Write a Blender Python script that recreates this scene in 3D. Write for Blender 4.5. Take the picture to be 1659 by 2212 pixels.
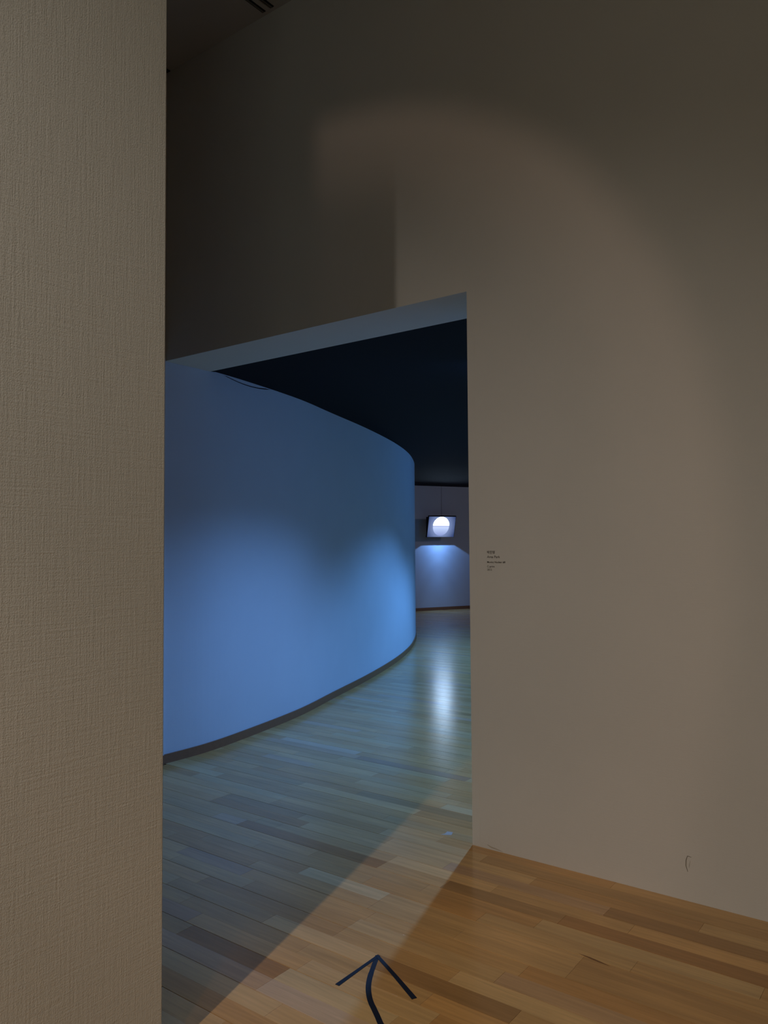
import bpy, bmesh, math, random
from mathutils import Vector, Matrix
for o in list(bpy.data.objects): bpy.data.objects.remove(o, do_unlink=True)
S = bpy.context.scene
C = S.collection
random.seed(7)

# ---------------------------------------------------------------- camera
RX = Vector((0.799004, 0.601290, -0.006528)); UP = Vector((0.029786, -0.028732, 0.999143)); FW = Vector((-0.600588, 0.798514, 0.040867))
CAM = Vector((0, 0, 1.5)); FOC = 1685.422; IW, IH = 1659, 2212
cd = bpy.data.cameras.new('camera'); cam = bpy.data.objects.new('camera', cd); C.objects.link(cam)
cam.matrix_world = Matrix(((RX.x, UP.x, -FW.x, CAM.x), (RX.y, UP.y, -FW.y, CAM.y), (RX.z, UP.z, -FW.z, CAM.z), (0, 0, 0, 1)))
cd.sensor_fit = 'HORIZONTAL'; cd.sensor_width = 36; cd.lens = 36 * FOC / IW; cd.clip_start = 0.02; cd.clip_end = 100
S.camera = cam

def project(p):
    d = Vector(p) - CAM; z = d.dot(FW)
    if z < 0.05: return None
    return IW / 2 + FOC * d.dot(RX) / z, IH / 2 - FOC * d.dot(UP) / z, z

# ---------------------------------------------------------------- world, exposure
w = bpy.data.worlds.new('world'); S.world = w; w.use_nodes = True
w.node_tree.nodes['Background'].inputs[0].default_value = (0.02, 0.02, 0.022, 1)
w.node_tree.nodes['Background'].inputs[1].default_value = 0.2
S.view_settings.view_transform = 'Standard'; S.view_settings.look = 'None'
S.view_settings.exposure = 0.0; S.view_settings.gamma = 1.0; S.view_settings.use_curve_mapping = False

# ---------------------------------------------------------------- lamps
def spot(name, loc, aim, power, col, half, blend, r=0.03):
    l = bpy.data.lights.new(name, 'SPOT'); l.energy = power; l.color = col
    l.spot_size = math.radians(half * 2); l.spot_blend = blend; l.shadow_soft_size = r
    o = bpy.data.objects.new(name, l); C.objects.link(o); o.location = loc
    o.rotation_euler = (Vector(aim) - Vector(loc)).to_track_quat('-Z', 'Y').to_euler(); return o
def area(name, loc, aim, power, col, sx, sy):
    l = bpy.data.lights.new(name, 'AREA'); l.energy = power; l.color = col; l.shape = 'RECTANGLE'; l.size = sx; l.size_y = sy
    o = bpy.data.objects.new(name, l); C.objects.link(o); o.location = loc
    o.rotation_euler = (Vector(aim) - Vector(loc)).to_track_quat('-Z', 'Y').to_euler(); return o
WARM = (1.0, 0.88, 0.76)
def rim(light, half, stops):
    """reflector photometry: strength as a function of the angle from the lamp's axis, (fraction of half angle, value)"""
    l = light.data; l.use_nodes = True; nt = l.node_tree; em = nt.nodes['Emission']
    tc = nt.nodes.new('ShaderNodeTexCoord'); sp = nt.nodes.new('ShaderNodeSeparateXYZ'); nt.links.new(tc.outputs['Normal'], sp.inputs[0])
    ab = nt.nodes.new('ShaderNodeMath'); ab.operation = 'ABSOLUTE'; nt.links.new(sp.outputs['Z'], ab.inputs[0])
    ac = nt.nodes.new('ShaderNodeMath'); ac.operation = 'ARCCOSINE'; nt.links.new(ab.outputs[0], ac.inputs[0])
    dv = nt.nodes.new('ShaderNodeMath'); dv.operation = 'DIVIDE'; nt.links.new(ac.outputs[0], dv.inputs[0]); dv.inputs[1].default_value = math.radians(half)
    cr = nt.nodes.new('ShaderNodeValToRGB'); e = cr.color_ramp.elements; cr.color_ramp.interpolation = 'EASE'
    e[0].position = stops[0][0]; e[0].color = (*[stops[0][1]] * 3, 1); e[1].position = stops[-1][0]; e[1].color = (*[stops[-1][1]] * 3, 1)
    for p_, v in stops[1:-1]: k = e.new(p_); k.color = (v, v, v, 1)
    nt.links.new(dv.outputs[0], cr.inputs[0]); nt.links.new(cr.outputs[0], em.inputs['Strength'])
# wide track spot behind the camera: floor shadow edge and the step on the wall over the opening
spot('track_spot_wide', (-0.675, -3.0, 4.4), (-2.10, 1.8, 0.1), 335, WARM, 35, 1.0, 0.05)
spot('floor_fill', (-0.675, -3.0, 4.4), (-1.35, 1.75, 0.0), 110, (1.0, 0.85, 0.68), 13, 1.0, 0.05)  # added fill at the wide spot's place, brightens the floor by the arrow
# track spot with a bright rim to its beam: the round-topped scallop on the wall over the opening
La = Vector((-0.5, -1.0, 4.4)); o = spot('track_spot_rim', La, La + Vector((-0.4845, 0.7174, -0.5005)), 40, (1.0, 0.68, 0.50), 26.4, 0.06, 0.11)
rim(o, 26.0, [(0.0, 0.06), (0.72, 0.10), (0.92, 0.8), (0.97, 1.0), (1.0, 0.8)])
# spot that washes the foreground wall
spot('track_spot_side', (1.6, 0.2, 4.4), (-1.93, 0.80, 0.9), 14, (1.0, 0.90, 0.78), 27, 0.9, 0.06)
# added dim fill for the walls and ceiling, no real source there
area('room_fill', (3.1, -3.2, 3.0), (-3.0, 1.5, 3.1), 28, (0.90, 1.0, 0.84), 3.0, 2.6)
BLUE = (0.10, 0.38, 1.0)
Lb = Vector((-2.47, 5.0, 2.68)); spot('blue_spot_near', Lb, Lb + Vector((-0.05, -0.07, -1)), 200, (0.17, 0.42, 1.0), 66, 0.65, 0.03)
spot('blue_fill_near', Lb, Lb + Vector((-0.6, 0.15, -0.55)), 8, (0.10, 0.34, 1.0), 80, 0.5, 0.05)  # added fill: lifts the dim upper part of the curved wall
Lc = Vector((-3.61, 9.1, 2.68)); spot('blue_spot_middle', Lc, Lc + Vector((-0.12, -0.22, -1)), 250, (0.13, 0.41, 1.0), 58, 0.45, 0.03)
Lc = Vector((-3.99, 10.5, 2.68)); spot('blue_spot_far', Lc, Lc + Vector((-0.12, -0.10, -1)), 190, (0.13, 0.41, 1.0), 58, 0.40, 0.03)
spot('blue_fill_far', Lc, Lc + Vector((-0.8, -0.45, -0.35)), 50, (0.08, 0.34, 1.0), 80, 0.6, 0.05)  # added fill: same dim blue towards the far end of the curved wall
spot('corridor_fill', (-4.6, 13.6, 2.68), (-8.5, 15.0, 1.6), 30, (1.0, 0.82, 0.95), 70, 0.9, 0.08)  # neutral fill added for the upper far wall, lamp itself unseen

# ---------------------------------------------------------------- materials
def mat(name):
    m = bpy.data.materials.new(name); m.use_nodes = True; nt = m.node_tree
    return m, nt, nt.nodes['Principled BSDF']
def N(nt, t, **k):
    n = nt.nodes.new(t)
    for a, b in k.items(): setattr(n, a, b)
    return n
def wall_mat(name, col, bump=0.25, weave=260, big=0.0, rough=0.85, spots=None):
    m, nt, b = mat(name)
    tc = N(nt, 'ShaderNodeTexCoord')
    n1 = N(nt, 'ShaderNodeTexNoise'); n1.inputs['Scale'].default_value = weave; n1.inputs['Detail'].default_value = 4
    n2 = N(nt, 'ShaderNodeTexNoise'); n2.inputs['Scale'].default_value = 3.0; n2.inputs['Detail'].default_value = 3
    mp = N(nt, 'ShaderNodeMapping'); mp.inputs['Scale'].default_value = (180, 180, 9)
    n3 = N(nt, 'ShaderNodeTexNoise'); n3.inputs['Scale'].default_value = 1.0; n3.inputs['Detail'].default_value = 3
    mp2 = N(nt, 'ShaderNodeMapping'); mp2.inputs['Scale'].default_value = (9, 9, 180)
    n4 = N(nt, 'ShaderNodeTexNoise'); n4.inputs['Scale'].default_value = 1.0; n4.inputs['Detail'].default_value = 3
    L = nt.links.new
    L(tc.outputs['Object'], n1.inputs['Vector']); L(tc.outputs['Object'], n2.inputs['Vector'])
    L(tc.outputs['Object'], mp.inputs['Vector']); L(mp.outputs[0], n3.inputs['Vector'])
    L(tc.outputs['Object'], mp2.inputs['Vector']); L(mp2.outputs[0], n4.inputs['Vector'])
    a = N(nt, 'ShaderNodeMath', operation='ADD'); L(n3.outputs[0], a.inputs[0]); L(n4.outputs[0], a.inputs[1])
    a2 = N(nt, 'ShaderNodeMath', operation='MULTIPLY_ADD'); L(n1.outputs[0], a2.inputs[0]); a2.inputs[1].default_value = 1.2; L(a.outputs[0], a2.inputs[2])
    bp = N(nt, 'ShaderNodeBump'); bp.inputs['Strength'].default_value = bump; bp.inputs['Distance'].default_value = 0.004
    L(a2.outputs[0], bp.inputs['Height']); L(bp.outputs[0], b.inputs['Normal'])
    cr = N(nt, 'ShaderNodeValToRGB'); e = cr.color_ramp.elements
    e[0].position = 0.3; e[1].position = 0.7
    e[0].color = (*[c * 0.985 for c in col], 1); e[1].color = (*[min(1, c * 1.012) for c in col], 1)
    L(n2.outputs[0], cr.inputs[0]); L(cr.outputs[0], b.inputs['Base Color'])
    b.inputs['Roughness'].default_value = rough; b.inputs['Specular IOR Level'].default_value = 0.2
    return m
M = {}
M['paper'] = wall_mat('woven_wallpaper', (0.70, 0.69, 0.65), 0.30, 260)
M['wall'] = wall_mat('off_white_wall', (0.70, 0.68, 0.65), 0.10, 300)
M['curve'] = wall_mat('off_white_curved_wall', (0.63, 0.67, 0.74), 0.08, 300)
M['ceil'] = wall_mat('ceiling_paint', (0.50, 0.48, 0.46), 0.05, 200)
M['black_ceil'] = wall_mat('black_ceiling_paint', (0.005, 0.006, 0.012), 0.05, 200)

def plain(name, col, rough=0.6, spec=0.3, metal=0, noise=0.12, sc=40):
    m, nt, b = mat(name)
    tc = N(nt, 'ShaderNodeTexCoord'); n = N(nt, 'ShaderNodeTexNoise'); n.inputs['Scale'].default_value = sc
    cr = N(nt, 'ShaderNodeValToRGB'); e = cr.color_ramp.elements
    e[0].color = (*[c * (1 - noise) for c in col], 1); e[1].color = (*[min(1, c * (1 + noise)) for c in col], 1)
    nt.links.new(tc.outputs['Object'], n.inputs['Vector']); nt.links.new(n.outputs[0], cr.inputs[0]); nt.links.new(cr.outputs[0], b.inputs['Base Color'])
    b.inputs['Roughness'].default_value = rough; b.inputs['Specular IOR Level'].default_value = spec; b.inputs['Metallic'].default_value = metal
    return m
M['base'] = plain('dark_brown_baseboard', (0.26, 0.12, 0.06), 0.4, 0.4)
M['subfloor'] = plain('dark_subfloor', (0.03, 0.018, 0.01), 0.9)
M['tape'] = plain('navy_black_tape', (0.010, 0.011, 0.020), 0.45, 0.35, 0, 0.3, 20)
M['ink'] = plain('dark_lettering', (0.10, 0.085, 0.07), 0.7)
M['black'] = plain('black_metal', (0.008, 0.008, 0.010), 0.5)
M['grey'] = plain('grey_metal', (0.16, 0.15, 0.14), 0.5)
M['scuff'] = plain('wall_scuff', (0.24, 0.21, 0.17), 0.9)
M['flake'] = plain('worn_flake', (0.50, 0.45, 0.38), 0.6)
M['scratch'] = plain('dark_scratch', (0.26, 0.13, 0.055), 0.5)

def wood_mat(name, use_attr):
    m, nt, b = mat(name); L = nt.links.new
    if use_attr: src = N(nt, 'ShaderNodeAttribute', attribute_name='tone')
    else: src = N(nt, 'ShaderNodeObjectInfo')
    geo = N(nt, 'ShaderNodeNewGeometry')
    mp = N(nt, 'ShaderNodeMapping'); mp.inputs['Scale'].default_value = (3.0, 55, 1)
    L(geo.outputs['Position'], mp.inputs['Vector'])
    n = N(nt, 'ShaderNodeTexNoise'); n.inputs['Scale'].default_value = 1.0; n.inputs['Detail'].default_value = 5; n.inputs['Distortion'].default_value = 0.8
    L(mp.outputs[0], n.inputs['Vector'])
    mp2 = N(nt, 'ShaderNodeMapping'); mp2.inputs['Scale'].default_value = (1.6, 9, 1); L(geo.outputs['Position'], mp2.inputs['Vector'])
    n2 = N(nt, 'ShaderNodeTexNoise'); n2.inputs['Scale'].default_value = 1.0; n2.inputs['Detail'].default_value = 3; L(mp2.outputs[0], n2.inputs['Vector'])
    r1 = N(nt, 'ShaderNodeMapRange'); r1.inputs['From Min'].default_value = 0.3; r1.inputs['From Max'].default_value = 0.7
    r1.inputs['To Min'].default_value = 0.88; r1.inputs['To Max'].default_value = 1.10; L(n.outputs[0], r1.inputs[0])
    r2 = N(nt, 'ShaderNodeMapRange'); r2.inputs['From Min'].default_value = 0.3; r2.inputs['From Max'].default_value = 0.7
    r2.inputs['To Min'].default_value = 0.90; r2.inputs['To Max'].default_value = 1.08; L(n2.outputs[0], r2.inputs[0])
    mu = N(nt, 'ShaderNodeMath', operation='MULTIPLY'); L(r1.outputs[0], mu.inputs[0]); L(r2.outputs[0], mu.inputs[1])
    vm = N(nt, 'ShaderNodeVectorMath', operation='SCALE'); L(src.outputs['Color'], vm.inputs[0]); L(mu.outputs[0], vm.inputs['Scale'])
    L(vm.outputs[0], b.inputs['Base Color'])
    b.inputs['Roughness'].default_value = 0.21; b.inputs['Specular IOR Level'].default_value = 0.5
    # slight waviness across the boards stretches the reflections
    mp3 = N(nt, 'ShaderNodeMapping'); mp3.inputs['Scale'].default_value = (1.2, 11.7, 1); L(geo.outputs['Position'], mp3.inputs['Vector'])
    n3 = N(nt, 'ShaderNodeTexNoise'); n3.inputs['Scale'].default_value = 1.0; n3.inputs['Detail'].default_value = 2; L(mp3.outputs[0], n3.inputs['Vector'])
    bp = N(nt, 'ShaderNodeBump'); bp.inputs['Strength'].default_value = 0.25; bp.inputs['Distance'].default_value = 0.003
    L(n3.outputs[0], bp.inputs['Height']); L(bp.outputs[0], b.inputs['Normal'])
    return m
M['wood'] = wood_mat('beech_strip_floor', False)
M['wood_far'] = wood_mat('beech_strip_floor_joined', True)

def art_mat():
    m, nt, b = mat('glowing_disc_picture'); L = nt.links.new
    tc = N(nt, 'ShaderNodeTexCoord'); sp = N(nt, 'ShaderNodeSeparateXYZ'); L(tc.outputs['Object'], sp.inputs[0])
    def math_(op, a, bb=None, c=None):
        n = N(nt, 'ShaderNodeMath', operation=op)
        for i, v in enumerate((a, bb, c)):
            if v is None: continue
            if isinstance(v, (int, float)): n.inputs[i].default_value = v
            else: L(v, n.inputs[i])
        return n.outputs[0]
    X, Z = sp.outputs['X'], sp.outputs['Z']
    dx = math_('ADD', X, 0.012); dz = math_('SUBTRACT', Z, 0.238)
    r = math_('SQRT', math_('ADD', math_('MULTIPLY', dx, dx), math_('MULTIPLY', dz, dz)))
    inside = N(nt, 'ShaderNodeMapRange'); inside.inputs['From Min'].default_value = 0.212; inside.inputs['From Max'].default_value = 0.204; L(r, inside.inputs[0])
    halo = N(nt, 'ShaderNodeMapRange'); halo.inputs['From Min'].default_value = 0.40; halo.inputs['From Max'].default_value = 0.20; L(r, halo.inputs[0])
    cr = N(nt, 'ShaderNodeValToRGB'); e = cr.color_ramp.elements    # disc, bottom to top
    e[0].position = 0.0; e[0].color = (0.22, 0.28, 0.60, 1); e[1].position = 1.0; e[1].color = (22, 32, 44, 1)
    for p, c in ((0.40, (0.50, 0.62, 0.95)), (0.505, (0.62, 0.72, 1.0)), (0.525, (0.32, 0.38, 0.72)), (0.55, (0.55, 0.66, 1.0)), (0.60, (3.0, 3.4, 4.2)), (0.72, (20, 28, 40))):
        k = e.new(p); k.color = (*c, 1)
    zn = math_('DIVIDE', Z, 0.45); L(zn, cr.inputs[0])
    bg = N(nt, 'ShaderNodeMix', data_type='RGBA'); L(halo.outputs[0], bg.inputs[0]); bg.inputs[6].default_value = (0.035, 0.06, 0.17, 1); bg.inputs[7].default_value = (0.20, 0.27, 0.50, 1)
    mx = N(nt, 'ShaderNodeMix', data_type='RGBA'); L(inside.outputs[0], mx.inputs[0]); L(bg.outputs[2], mx.inputs[6]); L(cr.outputs[0], mx.inputs[7])
    b.inputs['Base Color'].default_value = (0.02, 0.02, 0.03, 1); b.inputs['Roughness'].default_value = 0.3
    L(mx.outputs[2], b.inputs['Emission Color']); b.inputs['Emission Strength'].default_value = 1.0
    return m
M['art'] = art_mat()

# ---------------------------------------------------------------- helpers
def obj(name, bm, m, parent=None, loc=None, smooth=False):
    me = bpy.data.meshes.new(name); bmesh.ops.recalc_face_normals(bm, faces=bm.faces); bm.to_mesh(me); bm.free(); me.materials.append(m)
    if smooth:
        for p in me.polygons: p.use_smooth = True
    o = bpy.data.objects.new(name, me); C.objects.link(o)
    if loc is not None: o.location = loc
    if parent: o.parent = parent
    return o
def box(bm, x0, x1, y0, y1, z0, z1):
    v = [bm.verts.new((x, y, z)) for z in (z0, z1) for y in (y0, y1) for x in (x0, x1)]
    for f in ((0, 1, 3, 2), (4, 6, 7, 5), (0, 4, 5, 1), (2, 3, 7, 6), (0, 2, 6, 4), (1, 5, 7, 3)): bm.faces.new([v[i] for i in f])
def prism(bm, poly, ax, a0, a1):
    def P(p, a): return (p[0], a, p[1]) if ax == 'y' else (p[0], p[1], a)
    A = [bm.verts.new(P(p, a0)) for p in poly]; B = [bm.verts.new(P(p, a1)) for p in poly]
    bm.faces.new(A); bm.faces.new(B[::-1]); n = len(poly)
    for i in range(n): bm.faces.new((A[i], B[i], B[(i + 1) % n], A[(i + 1) % n]))
def struct(name, bm, m, **k):
    o = obj(name, bm, m, **k); o['kind'] = 'structure'; return o
def empty(name, loc, label, cat):
    o = bpy.data.objects.new(name, None); C.objects.link(o); o.location = loc; o['label'] = label; o['category'] = cat; o.empty_display_size = 0.05; return o
def boxb(x0, x1, y0, y1, z0, z1, bev=0.0, seg=2):
    bm = bmesh.new(); box(bm, x0, x1, y0, y1, z0, z1)
    if bev: bmesh.ops.bevel(bm, geom=bm.edges[:], offset=bev, segments=seg, affect='EDGES')
    return bm

# ---------------------------------------------------------------- near room
YW, JX, SZ, CZ, HB = 3.415, -2.03, 2.79, 4.86, 3.83      # wall face, jamb, soffit, ceiling, back of the wall
bm = bmesh.new(); prism(bm, [(-4.60, SZ), (JX, SZ), (JX, 0), (3.2, 0), (3.2, CZ), (-4.60, CZ)], 'y', YW, HB)
wall_back = struct('wall_back', bm, M['wall'])
wall_left = struct('wall_left', boxb(-2.15, -1.93, -5.0, 1.475, 0, CZ, 0.006, 3), M['paper'])
struct('wall_side', boxb(-4.70, -4.47, -5.0, YW - 0.001, 0, CZ), M['wall'])
struct('wall_right', boxb(3.2, 3.4, -5.2, HB, 0, CZ), M['wall'])
struct('wall_front', boxb(-4.7, 3.4, -5.2, -5.0, 0, CZ), M['wall'])
ceiling = struct('ceiling', boxb(-4.7, 3.4, -5.2, HB, CZ, CZ + 0.15), M['ceil'])
obj('corner_bead', boxb(JX + 0.0005, JX + 0.042, YW - 0.0007, YW + 0.001, 0.003, SZ + 0.0), M['wall'], wall_back)
# black strip standing in for the shadow joint between ceiling and side passage wall
struct('shadow_joint', boxb(-4.469, -4.435, -4.9, YW - 0.002, CZ - 0.006, CZ - 0.0005), M['black'])

# ceiling track: two black slots either side of a grey bar
rail = empty('lighting_track', (-3.43, 3.30, CZ), 'recessed black lighting track in the ceiling above the dark end of the wall', 'lighting track')
L0 = 3.0
for dx in (-0.036, 0.036):
    bm = bmesh.new(); box(bm, dx - 0.014, dx + 0.014, -L0, 0.085, -0.004, -0.0005)
    s = obj('slot', bm, M['black'], rail)
    bm = bmesh.new(); box(bm, dx - 0.003, dx + 0.003, -L0, 0.08, -0.010, -0.004); obj('conductor_bar', bm, M['grey'], s)
bm = bmesh.new(); box(bm, -0.017, 0.017, -L0, 0.08, -0.006, -0.0005); obj('center_bar', bm, M['ceil'], rail)

# ---------------------------------------------------------------- curved wall
CP = [(-4.485, 3.416), (-4.49, 3.824), (-4.59, 4.382), (-4.762, 5.089), (-5.025, 5.834), (-5.40, 6.885), (-5.867, 8.02), (-6.364, 9.03), (-6.894, 9.93), (-7.42, 10.72), (-8.15, 11.68), (-9.1, 12.35), (-10.1, 12.6), (-10.9, 12.65)]
def catmull(P, n=8):
    out = []
    for i in range(len(P) - 1):
        p0 = Vector(P[max(i - 1, 0)]); p1 = Vector(P[i]); p2 = Vector(P[i + 1]); p3 = Vector(P[min(i + 2, len(P) - 1)])
        for k in range(n):
            t = k / n
            out.append(0.5 * ((2 * p1) + (-p0 + p2) * t + (2 * p0 - 5 * p1 + 4 * p2 - p3) * t * t + (-p0 + 3 * p1 - 3 * p2 + p3) * t ** 3))
    out.append(Vector(P[-1])); return out
CV = catmull(CP)
def offset(P, d):
    r = []
    for i, p in enumerate(P):
        t = (P[min(i + 1, len(P) - 1)] - P[max(i - 1, 0)]).normalized(); r.append(p + Vector((t.y, -t.x)) * d)   # +d = into the corridor
    return r
def ribbon(P, d0, d1, zb, zt):
    """solid strip following P from offset d0 to d1; zb, zt numbers or functions of the point"""
    A, B = offset(P, d0), offset(P, d1); bm = bmesh.new(); rows = []
    f = lambda z, p: z(p) if callable(z) else z
    for p, a, b in zip(P, A, B):
        rows.append([bm.verts.new((a.x, a.y, f(zb, p))), bm.verts.new((b.x, b.y, f(zb, p))), bm.verts.new((b.x, b.y, f(zt, p))), bm.verts.new((a.x, a.y, f(zt, p)))])
    for r, s in zip(rows, rows[1:]):
        for k in range(4): bm.faces.new((r[k], s[k], s[(k + 1) % 4], r[(k + 1) % 4]))
    bm.faces.new(rows[0]); bm.faces.new(rows[-1][::-1]); return bm
def topz(p):
    y = p.y
    if y < 3.86: return 2.7895
    if 3.95 < y < 4.62: return 2.797 - 0.034 * math.sin((y - 3.95) / 0.67 * math.pi) ** 0.8
    return 2.797
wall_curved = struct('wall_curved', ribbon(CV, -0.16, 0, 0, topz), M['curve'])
gp = [p for p in CV if 3.88 < p.y < 4.75]
struct('trim_2', ribbon(gp, -0.012, -0.002, lambda p: min(topz(p) + 0.009, 2.792), 2.7985), M['curve'])      # pale edge showing in the gap over the curved wall
BH = 0.062
base = ribbon([p for p in CV], 0.0005, 0.011, 0.0, BH)
struct('baseboard_curved', base, M['base'])
struct('baseboard_side', boxb(-4.4695, -4.458, -4.9, 3.41, 0, BH), M['base'])

# ---------------------------------------------------------------- blue corridor shell
A1, A2 = Vector((-9.886, 14.363)), Vector((-9.260, 15.685)); T = (A2 - A1).normalized(); NW = Vector((T.y, -T.x))   # NW points into the corridor
def far_slab(s0, s1, d0, d1, z0, z1):
    bm = bmesh.new(); prism(bm, [tuple(A1 + T * s0 + NW * d0), tuple(A1 + T * s1 + NW * d0), tuple(A1 + T * s1 + NW * d1), tuple(A1 + T * s0 + NW * d1)], 'z', z0, z1); return bm
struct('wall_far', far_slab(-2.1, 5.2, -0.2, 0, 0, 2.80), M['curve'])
struct('baseboard_far', far_slab(-1.6, 4.5, 0.0005, 0.012, 0, 0.068), M['base'])
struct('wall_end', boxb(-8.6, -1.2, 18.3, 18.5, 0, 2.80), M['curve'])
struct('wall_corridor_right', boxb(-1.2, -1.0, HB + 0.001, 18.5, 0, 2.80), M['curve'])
struct('ceiling.001', boxb(-12.5, -1.0, HB + 0.001, 18.6, 2.80, 2.9), M['black_ceil'])

# ---------------------------------------------------------------- floor
floor = struct('floor', boxb(-12.6, 3.4, -5.2, 18.6, -0.10, -0.012), M['subfloor'])
SW = 0.08575; Y0 = 2.742            # strip width, one groove line; a board is two strips
AVG = (0.64, 0.365, 0.135)
def tone(t, warm=0.0):
    """t in -1 (dark) .. 1 (light)"""
    d, m_, l = (0.40, 0.20, 0.068), AVG, (0.80, 0.55, 0.26)
    c = [m_[i] + (l[i] - m_[i]) * t if t > 0 else m_[i] + (d[i] - m_[i]) * -t for i in range(3)]
    c[0] *= 1 + 0.08 * warm; c[2] *= 1 - 0.10 * warm + (0.25 if warm < -0.5 else 0)
    return tuple(c)
# strips the photograph shows clearly: row number -> list of (x0, x1, tone); rows count in strips from the groove at Y0 towards the far room
FIX = {
 -1: [(-3.20, -2.505, -0.25), (-2.505, -2.040, 0.85), (-2.040, -1.167, 0.25), (-1.167, -0.55, -0.35)],
 -2: [(-2.75, -2.036, 0.15), (-2.036, -1.62, 0.1), (-1.62, -1.165, 0.2), (-1.165, -0.5, -0.1)],
 0: [(-2.9, -2.2, 0.0), (-2.2, -1.62, -0.05), (-1.62, -1.0, 0.15), (-1.0, -0.4, 0.0)],
 1: [(-2.6, -1.95, -0.1), (-1.95, -1.411, 0.0), (-1.411, -0.6, 0.35)],
 2: [(-3.2, -2.25, -0.75), (-2.25, -1.90, 0.1), (-1.90, -1.35, -0.55), (-1.35, -0.5, -0.8)],
 3: [(-3.0, -2.25, 0.1), (-2.25, -1.7, 0.55), (-1.7, -1.1, 0.15), (-1.1, -0.2, 0.2)],
 4: [(-3.618, -2.9, -0.5), (-2.9, -2.0, 0.3), (-2.0, -1.23, 0.05), (-1.23, -0.5, -0.75)],
 5: [(-4.3, -3.618, 0.3), (-3.618, -3.0, -0.45), (-3.0, -2.4, 0.1), (-2.4, -1.6, 0.45), (-1.6, -0.886, -0.2), (-0.886, -0.1, 0.3)],
 -5: [(-3.3, -2.80, 0.25), (-2.80, -2.0, -0.25), (-2.0, -1.48, 0.05), (-1.48, -0.9, 0.55)],
 -6: [(-2.9, -2.3, -0.1), (-2.3, -1.78, 0.5), (-1.78, -1.2, -0.75)],
 -3: [(-2.7, -1.985, 0.05), (-1.985, -1.3, 0.1), (-1.3, -0.7, -0.25)],
 -4: [(-2.6, -2.0, -0.15), (-2.0, -1.35, 0.3), (-1.35, -0.8, 0.05)],
 -7: [(-2.7, -2.03, -0.1), (-2.03, -1.48, 0.0), (-1.48, -0.9, 0.05)],
 -8: [(-2.55, -1.95, 0.2), (-1.95, -1.40, 0.45), (-1.40, -0.9, -0.2)],
 -9: [(-2.50, -1.975, -0.75), (-1.975, -1.5, 0.60), (-1.5, -0.95, 0.1)],
 -10: [(-2.6, -1.975, 0.1), (-1.975, -1.30, 0.55), (-1.30, -0.8, 0.0)],
 6: [(-3.3, -2.5, -0.2), (-2.5, -1.9, 0.35)],
 7: [(-4.1, -3.3, 0.3), (-3.3, -2.2, 0.2)],
 10: [(-3.4, -2.52, 0.45)], 11: [(-3.9, -3.0, -0.35), (-3.0, -2.2, -0.45)],
}
def xrange_for(y):
    return (-4.45, 3.2) if y < YW - 0.05 else ((-4.6, JX) if y < HB else None)
strips = []     # (x0, x1, y0, y1, colour)
row = int(math.floor((-5.0 - Y0) / SW)); last = int((18.2 - Y0) / SW)
def row_pieces(xa, xb, fixed):
    out = []; segs = []
    fx = sorted(fixed); cur = xa
    for a, b, t in fx:
        if a > cur + 1e-6: segs.append((cur, a, None))
        segs.append((max(a, xa), min(b, xb), t)); cur = b
    if cur < xb: segs.append((cur, xb, None))
    for a, b, t in segs:
        if b - a < 0.01: continue
        if t is not None: out.append((a, b, t)); continue
        x = a; first = True
        while x < b - 1e-6:
            l = random.choice((0.45, 0.6, 0.75, 0.9, 1.1, 1.3)) if not (first and not fx) else random.uniform(0.15, 0.8)
            first = False
            e = min(x + l, b)
            if b - e < 0.15: e = b
            out.append((x, e, None)); x = e
    return out
while row <= last:
    y0 = Y0 + row * SW; y1 = y0 + SW; ym = (y0 + y1) / 2
    g0, g1 = (0.0013, 0.0002) if row % 2 == 0 else (0.0002, 0.0013)      # wider joint between boards than between the strips of a board
    if ym < YW: xa, xb = -4.455, 3.2
    elif ym < HB: xa, xb = -4.60, JX
    else: xa, xb = None, -1.2
    if xa is None:
        xs = [p.x for p in CV if abs(p.y - ym) < 0.35] or ([A1.x + T.x / T.y * (ym - A1.y)])
        xa = min(xs) - 0.12
        if ym > 12.6: xa = A1.x + T.x / T.y * (ym - A1.y) - 0.1
    y1c = y1
    for a, b, t in row_pieces(xa, xb, FIX.get(row, [])):
        tt = t if t is not None else max(-1, min(1, random.gauss(0.0, 0.20)))
        strips.append((a + 0.0004, b - 0.0004, y0 + g0, y1c - g1, tone(tt, random.uniform(-0.6, 0.9)), t is not None))
    row += 1
def visible_size(s):
    best = 0
    pr = [project((x, (s[2] + s[3]) / 2, 0)) for x in (s[0], (s[0] + s[1]) / 2, s[1])]
    ok = False
    for q, x in zip(pr, (s[0], (s[0] + s[1]) / 2, s[1])):
        if not q: continue
        ym = (s[2] + s[3]) / 2
        if 340 < q[0] < IW and q[1] < IH + 25 and (ym < YW or q[0] < 1030):
            if ym > 3.8:
                cx = min((abs(p.y - ym), p.x) for p in CV)[1]
                if x < cx - 0.1: continue
            ok = True
    if not ok: return 0
    z = min(q[2] for q in pr if q)
    return (s[1] - s[0]) * (s[3] - s[2]) / z ** 3
order = sorted(range(len(strips)), key=lambda i: -visible_size(strips[i]))
near = [i for i in order[:300] if visible_size(strips[i]) > 0]
cache = {}
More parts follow.
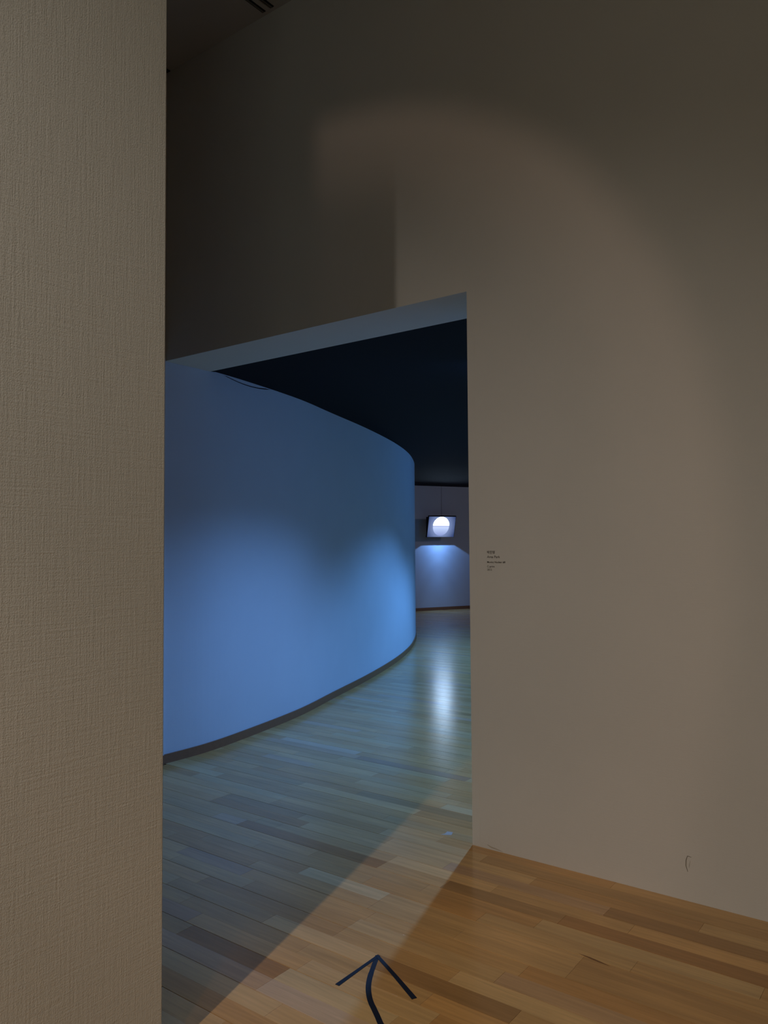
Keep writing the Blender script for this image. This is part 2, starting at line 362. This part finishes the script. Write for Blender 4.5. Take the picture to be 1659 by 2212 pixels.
def strip_mesh(l, wd):
    k = (round(l, 3), round(wd, 4))
    if k not in cache:
        c = 0.0005; d = 0.0001; h = 0.012; l2, w2 = l / 2, wd / 2
        V = [(-l2, -w2, -h), (l2, -w2, -h), (l2, w2, -h), (-l2, w2, -h), (-l2, -w2, -d), (l2, -w2, -d), (l2, w2, -d), (-l2, w2, -d),
             (-l2 + c, -w2 + c, 0), (l2 - c, -w2 + c, 0), (l2 - c, w2 - c, 0), (-l2 + c, w2 - c, 0)]
        F = [(8, 9, 10, 11)] + [(a + i, a + (i + 1) % 4, b + (i + 1) % 4, b + i) for a, b in ((0, 4), (4, 8)) for i in range(4)]
        me = bpy.data.meshes.new('plank'); me.from_pydata(V, [], F); me.materials.append(M['wood']); cache[k] = me
    return cache[k]
for i in near:
    x0, x1, y0, y1, c, _ = strips[i]
    o = bpy.data.objects.new('plank', strip_mesh(x1 - x0, y1 - y0)); C.objects.link(o); o.parent = floor
    o.location = ((x0 + x1) / 2, (y0 + y1) / 2, 0); o.color = (*c, 1)
V, F, TC = [], [], []
ns = set(near)
for i, (x0, x1, y0, y1, c, _) in enumerate(strips):
    if i in ns: continue
    b = len(V); k = 0.0006; z = -0.012
    V += [(x0, y0, z), (x1, y0, z), (x1, y1, z), (x0, y1, z), (x0, y0, -k / 5), (x1, y0, -k / 5), (x1, y1, -k / 5), (x0, y1, -k / 5),
          (x0 + k, y0 + k, 0), (x1 - k, y0 + k, 0), (x1 - k, y1 - k, 0), (x0 + k, y1 - k, 0)]
    F.append((b + 8, b + 9, b + 10, b + 11)); TC.append(c)
    for a, d in ((0, 4), (4, 8)):
        for j in range(4): F.append((b + a + j, b + a + (j + 1) % 4, b + d + (j + 1) % 4, b + d + j)); TC.append(c)
me = bpy.data.meshes.new('planks'); me.from_pydata(V, [], F); me.materials.append(M['wood_far'])
at = me.attributes.new('tone', 'FLOAT_COLOR', 'FACE')
at.data.foreach_set('color', [v for c in TC for v in (*c, 1.0)])
o = bpy.data.objects.new('planks', me); C.objects.link(o); o.parent = floor; o['kind'] = 'stuff'

# small marks on the floor and the wall
bm = bmesh.new(); prism(bm, [(-2.233, 3.437), (-2.184, 3.463), (-2.198, 3.500), (-2.229, 3.494), (-2.222, 3.460)], 'z', 0.0001, 0.0006); obj('worn_flake', bm, M['flake'], floor)
bm = bmesh.new(); prism(bm, [(-1.191, 2.751), (-1.166, 2.745), (-1.106, 2.735), (-1.068, 2.7345), (-1.106, 2.744), (-1.150, 2.751)], 'z', 0.0001, 0.0005); obj('scratch', bm, M['scratch'], floor)
bm = bmesh.new(); box(bm, -2.022, -2.018, 3.372, 3.376, 0.0001, 0.0009); obj('paint_speck', bm, M['flake'], floor)
# peeling fold on the wall near the floor
def wall_stroke(pts, wd, m, name, par, d=0.0012):
    bm = bmesh.new()
    for (xa, za, wa), (xb, zb, wb) in zip(pts, pts[1:]):
        t = Vector((xb - xa, zb - za)).normalized(); n = Vector((-t.y, t.x))
        prism(bm, [(xa + n.x * wa * wd, za + n.y * wa * wd), (xb + n.x * wb * wd, zb + n.y * wb * wd), (xb - n.x * wb * wd, zb - n.y * wb * wd), (xa - n.x * wa * wd, za - n.y * wa * wd)], 'y', YW - d, YW)
    return obj(name, bm, m, par)
x0, z0 = -0.996, 0.155
wall_stroke([(x0 + 0.022, z0 + 0.029, .3), (x0 + 0.006, z0 + 0.031, .7), (x0, z0 + 0.012, 1), (x0 - 0.001, z0 - 0.010, 1), (x0 + 0.006, z0 - 0.034, .5)], 0.0016, M['scuff'], 'scuff', wall_back)
wall_stroke([(x0 + 0.017, z0 + 0.014, .2), (x0 + 0.013, z0 - 0.006, .6), (x0 + 0.012, z0 - 0.016, .2)], 0.0010, M['scuff'], 'scuff', wall_back)
wall_stroke([(-1.946, 0.020, .3), (-1.925, 0.012, 1), (-1.90, 0.010, .8), (-1.86, 0.004, .2)], 0.0035, M['flake'], 'filler_dab', wall_back, 0.0006)

# ---------------------------------------------------------------- tape arrow on the floor
arrow = empty('floor_arrow', (-1.770, 2.300, 0.0), 'hand-made dark navy tape arrow on the wooden floor pointing to the opening', 'arrow')
def tape(name, pts, ws, z):
    P = [Vector(p) - Vector((-1.770, 2.300)) for p in pts]; bm = bmesh.new(); Lp, Rp = [], []
    for i, p in enumerate(P):
        t = (P[min(i + 1, len(P) - 1)] - P[max(i - 1, 0)]).normalized(); n = Vector((-t.y, t.x)) * ws[i] / 2
        Lp.append(tuple(p + n)); Rp.append(tuple(p - n))
    for i in range(len(P) - 1): prism(bm, [Lp[i], Lp[i + 1], Rp[i + 1], Rp[i]], 'z', 0.0002, z)
    bmesh.ops.remove_doubles(bm, verts=bm.verts, dist=1e-6)
    return obj(name, bm, M['tape'], arrow)
SH = catmull([(-1.770, 2.292), (-1.734, 2.220), (-1.708, 2.171), (-1.677, 2.124), (-1.644, 2.086), (-1.616, 2.060), (-1.588, 2.039), (-1.552, 2.012), (-1.521, 1.988), (-1.470, 1.955), (-1.40, 1.92), (-1.30, 1.885)], 4)
SH = [tuple(p) for p in SH]
tape('shaft', SH, [0.017 if i < 6 else 0.0185 for i in range(len(SH))], 0.0010)
tape('head_strip', [(-1.7725, 2.3075), (-1.7715, 2.19), (-1.7705, 2.071)], [0.013, 0.014, 0.0175], 0.0014)
tape('head_strip', [(-1.779, 2.3035), (-1.65, 2.236), (-1.5135, 2.1615)], [0.013, 0.0155, 0.0185], 0.0018)

# ---------------------------------------------------------------- wall label lettering
label = empty('wall_lettering', (-1.928, YW, 1.455), 'five tiny lines of dark lettering on the pale wall right of the opening', 'lettering')
def text_line(txt, x, zc, width, bold):
    cu = bpy.data.curves.new('t', 'FONT'); cu.body = txt; cu.size = 0.02; cu.extrude = 0.0002; cu.offset = 0.00035 if bold else 0.0001; cu.resolution_u = 3
    t = bpy.data.objects.new('t', cu); C.objects.link(t); bpy.context.view_layer.update()
    me = bpy.data.meshes.new_from_object(t.evaluated_get(bpy.context.evaluated_depsgraph_get())); bpy.data.objects.remove(t)
    xs = [v.co.x for v in me.vertices]; ys = [v.co.y for v in me.vertices]
    sx = width / (max(xs) - min(xs)); cx, cy = min(xs), (min(ys) + max(ys)) / 2
    for v in me.vertices:
        x_, y_, z_ = v.co; v.co = ((x_ - cx) * sx, -0.0006 - z_, (y_ - cy) * sx)
    me.name = 'text_line'; me.materials.clear(); me.materials.append(M['ink'])
    o = bpy.data.objects.new('text_line', me); C.objects.link(o); o.parent = label; o.location = (x, 0, zc)
    return o
for txt, zc, wd, b in (('박진영', 0.0, 0.0425, True), ('Area Park', -0.0225, 0.0715, False), ('Moving Nuclear #8', -0.050, 0.101, True), ('C-print', -0.0715, 0.0415, False), ('2012', -0.086, 0.026, False)):
    text_line(txt, 0.0, zc, wd, b)

# ---------------------------------------------------------------- hanging light picture at the end of the corridor
def far_pt(lat_s, n, z): p = A1 + T * lat_s + NW * n; return Vector((p.x, p.y, z))
# the point of the wall line that the camera sees at image column 948
PB = Vector((-9.449 + 0.02, 14.547)); s_c = (PB - A1).dot(T); n_c = (PB - A1).dot(NW)
ang = math.atan2(T.y, T.x)
pic = empty('hanging_picture', (0, 0, 0), 'small glowing picture of a white disc hanging at the far end of the corridor', 'picture')
pb = far_pt(s_c - 0.02, n_c + 0.10, 1.645)
pic.location = pb; pic.rotation_euler = (0, 0, ang)
# local frame: x along the wall to the right, -y out of the wall towards the visitor, z up
tilt = math.radians(13)
bm = bmesh.new(); box(bm, -0.345, 0.345, 0.0, 0.012, 0.0, 0.455); scr = obj('screen', bm, M['art'], pic); scr.rotation_euler = (tilt, 0, 0)
bm = bmesh.new()
box(bm, -0.355, -0.345, -0.006, 0.03, -0.006, 0.47); box(bm, 0.345, 0.349, -0.006, 0.03, -0.006, 0.47); box(bm, -0.345, 0.345, -0.006, 0.03, 0.455, 0.475)
box(bm, -0.345, 0.345, 0.012, 0.03, -0.006, 0.455); fr = obj('frame', bm, M['black'], pic); fr.rotation_euler = (tilt, 0, 0)
obj('back_box', boxb(-0.33, 0.26, 0.012, 0.05, 0.02, 0.44), M['black'], pic)
wt = (0, -0.455 * math.sin(tilt), 0.455 * math.cos(tilt))
bm = bmesh.new(); bmesh.ops.create_cone(bm, segments=8, radius1=0.003, radius2=0.003, depth=2.799 - (1.645 + 0.455), cap_ends=True)
wire = obj('wire', bm, M['black'], pic); wire.location = (-0.02, -0.09, 0.455 + (2.799 - 2.10) / 2)
HX = 0.21
# lamp housing hidden behind the picture: an open-bottomed box whose lower edge cuts the light off on the wall
hd = obj('lamp_housing', boxb(HX - 0.115, HX + 0.115, 0.198, 0.203, 0.0, 0.13), M['black'], pic)
for sx in (-0.115, 0.110): obj('housing_side', boxb(HX + sx, HX + sx + 0.005, 0.07, 0.198, 0.0, 0.13), M['black'], pic)
obj('housing_top', boxb(HX - 0.115, HX + 0.115, 0.07, 0.203, 0.13, 0.135), M['black'], pic)
mw = Matrix.Translation(pb) @ Matrix.Rotation(ang, 4, 'Z'); Lp = mw @ Vector((HX, 0.12, 0.062))
rim(spot('picture_lamp', Lp, Lp - Vector((0, 0, 1)), 90, (0.20, 0.44, 1.0), 85, 0.0, 0.004), 85, [(0.0, 0.75), (0.14, 0.70), (0.30, 0.38), (0.45, 0.26), (0.60, 0.20), (0.78, 0.18), (1.0, 0.16)])
